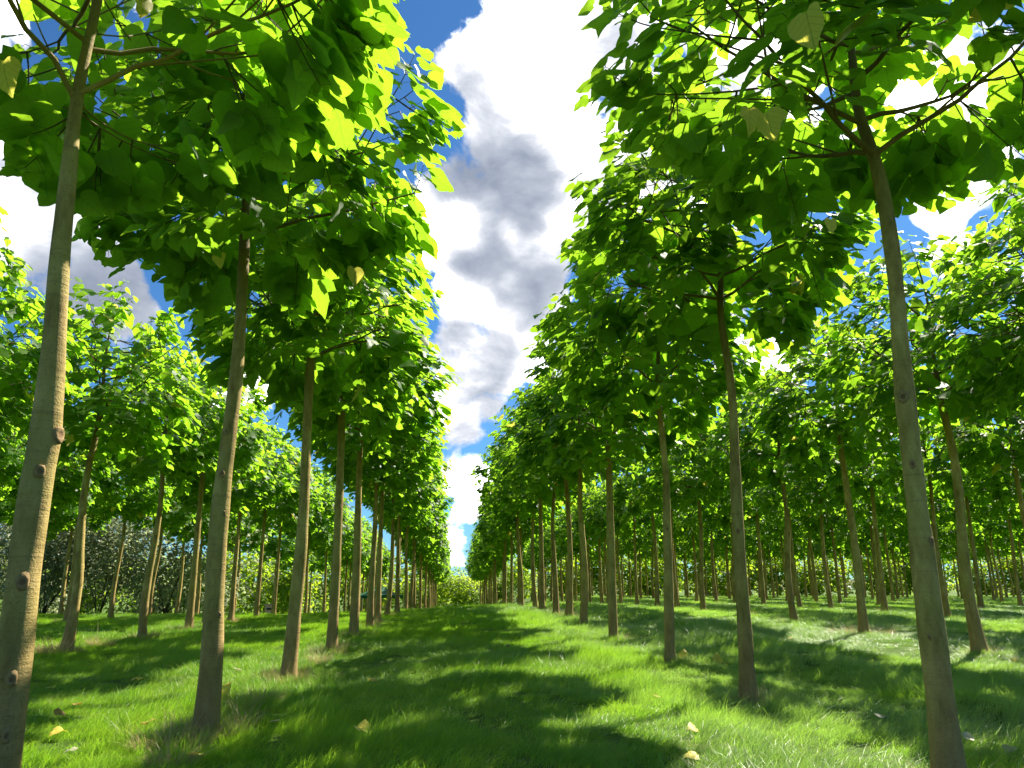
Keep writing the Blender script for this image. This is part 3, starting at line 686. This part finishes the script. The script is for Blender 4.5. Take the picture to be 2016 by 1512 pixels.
# ------------------------------------------------------------------ things far down the left aisle
M_TENT=plain('green_canvas',(.012,.12,.055),.6,.3,6.,dark=(.01,.08,.04)); M_METAL=plain('grey_tent_leg',(.3,.3,.3),.4,.2); M_PINK=plain('pink_paint',(.62,.36,.32),.6,.3,8.,dark=(.45,.25,.2))
M_DARK=plain('dark_slot',(.03,.02,.02),.6); M_WOOD=plain('weathered_brown_wood',(.13,.075,.05),.8,.6,14.,dark=(.06,.035,.025),bump=.4)
x,y=-6.5,70.; root=link('garden_gazebo',None,None,(x,y,float(ground_z(x,y))),(0,0,.25)); tag(root,'green canvas garden gazebo half hidden by trunks down the left aisle','gazebo')
mb=MB(); S=8; w,zh=1.75,1.75; pr=[]
rings=[(1.0,zh),(.72,zh+.16),(.42,zh+.42),(.16,zh+.72)]
for f,z in rings:
    for sx,sy in ((-1,-1),(0,-.97),(1,-1),(.97,0),(1,1),(0,.97),(-1,1),(-.97,0)): pr.append((sx*w*f,sy*w*f,z))
pr.append((0,0,zh+.82)); fs=[np.array([(r*8+j,r*8+(j+1)%8,r*8+8+(j+1)%8,r*8+8+j) for r in range(3) for j in range(8)])]
mb.add(pr,fs); mb.f.append((np.array([(24+j,24+(j+1)%8,32) for j in range(8)]),0)); link('roof',mb.mesh('roof',[M_TENT],False),root)
mb=MB(); ol=[(-w,-w),(w,-w),(w,w),(-w,w)]
for a in range(4):
    p,q=np.array(ol[a]),np.array(ol[(a+1)%4]); k=15; t=np.linspace(0,1,k)[:,None]; l=p+(q-p)*t
    sc_=np.abs(np.sin(np.linspace(0,math.pi*7,k)))*.06
    V=np.concatenate([np.column_stack([l*1.003,np.full(k,zh+.01)]),np.column_stack([l*1.006,zh-.22-sc_])])
    mb.add(V,[np.array([(i,i+1,k+i+1,k+i) for i in range(k-1)])])
link('valance',mb.mesh('valance',[M_TENT],False),root)
for sx,sy in ol:
    mb=MB(); box(mb,(sx*.97,sy*.97,zh/2),(.05,.05,zh)); box(mb,(sx*.97,sy*.97,.02),(.12,.12,.04)); link('leg',mb.mesh('leg',[M_METAL],False),root)
x,y=-10.6,47.; root=link('pink_box',None,None,(x,y,float(ground_z(x,y)))); tag(root,'small pinkish box with a dark slot on the grass behind the third left trunk','box')
mb=MB(); box(mb,(0,0,.33),(.46,.36,.66)); box(mb,(0,0,.69),(.52,.42,.05)); link('body',mb.mesh('body',[M_PINK],False),root)
mb=MB(); box(mb,(.0,-.183,.46),(.26,.012,.11)); link('slot',mb.mesh('slot',[M_DARK],False),root)
x,y=-4.6,72.; root=link('picnic_table',None,None,(x,y,float(ground_z(x,y))),(0,0,.5)); tag(root,'brown wooden picnic table beside the green gazebo among the trunks','table')
mb=MB()
for k in range(5): box(mb,(0,-.32+k*.16,.74),(1.8,.145,.04))
link('tabletop',mb.mesh('tabletop',[M_WOOD],False),root)
for s in(-1,1):
    mb=MB(); box(mb,(0,s*.72-.08,.44),(1.8,.14,.04)); box(mb,(0,s*.72+.08,.44),(1.8,.14,.04)); link('seat',mb.mesh('seat',[M_WOOD],False),root)
    mb=MB(); box(mb,(s*.65,0,.39),(.05,1.7,.09))
    for q in(-1,1):
        a=np.array((s*.65+.06,q*.25,.71)); b=np.array((s*.65+.06,q*.75,0)); tube(mb,[a,b],[.05,.05],4)
    link('leg',mb.mesh('leg',[M_WOOD],False),root)

# ------------------------------------------------------------------ light
AZ,EL=R(45),R(46)
sd=Vector((math.sin(AZ)*math.cos(EL),math.cos(AZ)*math.cos(EL),math.sin(EL)))
ld=bpy.data.lights.new('sun','SUN'); ld.energy=4.3; ld.angle=R(.5); ld.color=(1,.93,.80)
lo=bpy.data.objects.new('sun',ld); C.objects.link(lo); lo.rotation_euler=sd.to_track_quat('Z','Y').to_euler()
W=bpy.data.worlds.new('World'); bpy.context.scene.world=W; W.use_nodes=True; nt=W.node_tree; nt.nodes.clear(); n=N(nt)
sky=n('ShaderNodeTexSky',sky_type='NISHITA',sun_disc=False,sun_elevation=EL,sun_rotation=AZ,altitude=300,air_density=1.,dust_density=.25,ozone_density=3.5)
bg=n('ShaderNodeBackground',i={0:n.mix(1.,sky.outputs[0],(.46,.84,1.12),'MULTIPLY'),1:.0365})
dr=n('ShaderNodeTexCoord').outputs['Generated']
def blobs(lst,o=1.5,i_=.25):
    tot=None
    for (px,py,rad,wt) in lst:
        v=ray(px,py); dt=n('ShaderNodeVectorMath',operation='DOT_PRODUCT',i={0:dr,1:tuple(v)}).outputs['Value']
        a=rad/FPX*.92
        mr=n('ShaderNodeMapRange',interpolation_type='SMOOTHSTEP',i={0:dt,1:math.cos(a*o),2:math.cos(a*i_),3:0.,4:wt}).outputs[0]
        tot=mr if tot is None else n.math('ADD',tot,mr)
    return tot
warp=n('ShaderNodeTexNoise',i={'Vector':dr,'Scale':5.,'Detail':3.}).outputs['Color']
wd=n('ShaderNodeVectorMath',operation='MULTIPLY_ADD',i={0:warp,1:(.10,.10,.10),2:dr}).outputs[0]
nz=n('ShaderNodeTexNoise',i={'Vector':wd,'Scale':9.,'Detail':9.,'Roughness':.58}).outputs[0]
cover=blobs([(1060,110,170,1),(1130,260,130,1),(970,350,140,1.1),(1080,400,110,.9),(990,510,140,1.1),(960,680,120,1.1),(860,230,70,-.5),(950,590,30,-.55),(1110,440,45,-.5),(1190,290,45,-.6),(1020,600,90,.6),(930,790,70,.9),(900,110,60,.45),
  (1290,330,150,.8),(1450,200,170,.7),(1640,330,90,.7),(1400,600,110,.6),(1900,170,140,.7),(1990,350,60,.5),(1855,402,44,1.15),(1885,505,46,.95),(1940,330,40,.8),(1700,600,55,.65),(1515,715,60,.9),
  (120,490,120,.95),(230,590,60,.6),(0,380,100,.6),(330,340,60,.5),(450,780,60,.7),(930,960,55,.7),(915,1060,60,.9),(560,760,60,.6),(-300,300,250,.8),(2400,500,250,.8),(300,-300,300,.6),(1300,-350,320,.9)])
dens=n.math('ADD',n.math('MINIMUM',cover,1.25),n.math('MULTIPLY',n.math('SUBTRACT',nz,.5),4.2))
D=n('ShaderNodeMapRange',interpolation_type='SMOOTHSTEP',i={0:dens,1:.42,2:.85,3:0.,4:1.}).outputs[0]
grey=blobs([(975,350,85,.85),(1050,385,50,.4),(885,350,45,.4),(1010,520,80,.8),(930,500,50,.5),(965,645,80,.7),(930,710,60,.5),(930,780,50,.4),(160,500,90,.5),(240,580,60,.4),(860,170,60,.5),(1060,470,30,.3),(950,440,50,-.7),(1050,455,45,-.6),(900,455,45,-.5),(980,590,45,-.8),(915,580,40,-.6),(900,270,50,-.5)],1.9,0.)
flat=n('ShaderNodeMapping',i={0:wd,'Scale':(1,1,1.7)}).outputs[0]
n2=n('ShaderNodeTexNoise',i={'Vector':flat,'Scale':7.5,'Detail':9.,'Roughness':.56}).outputs[0]
gr=n.math('ADD',n.math('MINIMUM',grey,.80),n.math('MULTIPLY',n.math('SUBTRACT',n2,.5),3.0))
gf=n('ShaderNodeMapRange',i={0:gr,1:-.55,2:1.15,3:0.,4:1.}).outputs[0]
cc=n.ramp(gf,[(0,(2.6,2.6,2.55)),(.26,(1.15,1.15,1.15)),(.41,(.42,.425,.44)),(.56,(.25,.26,.285)),(.72,(.165,.18,.21)),(1,(.10,.115,.148))])
bgc=n('ShaderNodeBackground',i={0:cc,1:1.})
ms=n('ShaderNodeMixShader',i={0:D,1:bg.outputs[0],2:bgc.outputs[0]}); wo=n('ShaderNodeOutputWorld'); n.link(ms.outputs[0],wo.inputs[0])

sc=bpy.context.scene
sc.view_settings.view_transform='Standard'; sc.view_settings.look='None'; sc.view_settings.exposure=1.75; sc.view_settings.gamma=1
sc.render.engine='CYCLES'; sc.cycles.max_bounces=9; sc.cycles.diffuse_bounces=6; sc.cycles.glossy_bounces=2; sc.cycles.transmission_bounces=5; sc.cycles.transparent_max_bounces=4
sc.cycles.use_denoising=True; sc.cycles.caustics_reflective=False; sc.cycles.caustics_refractive=False
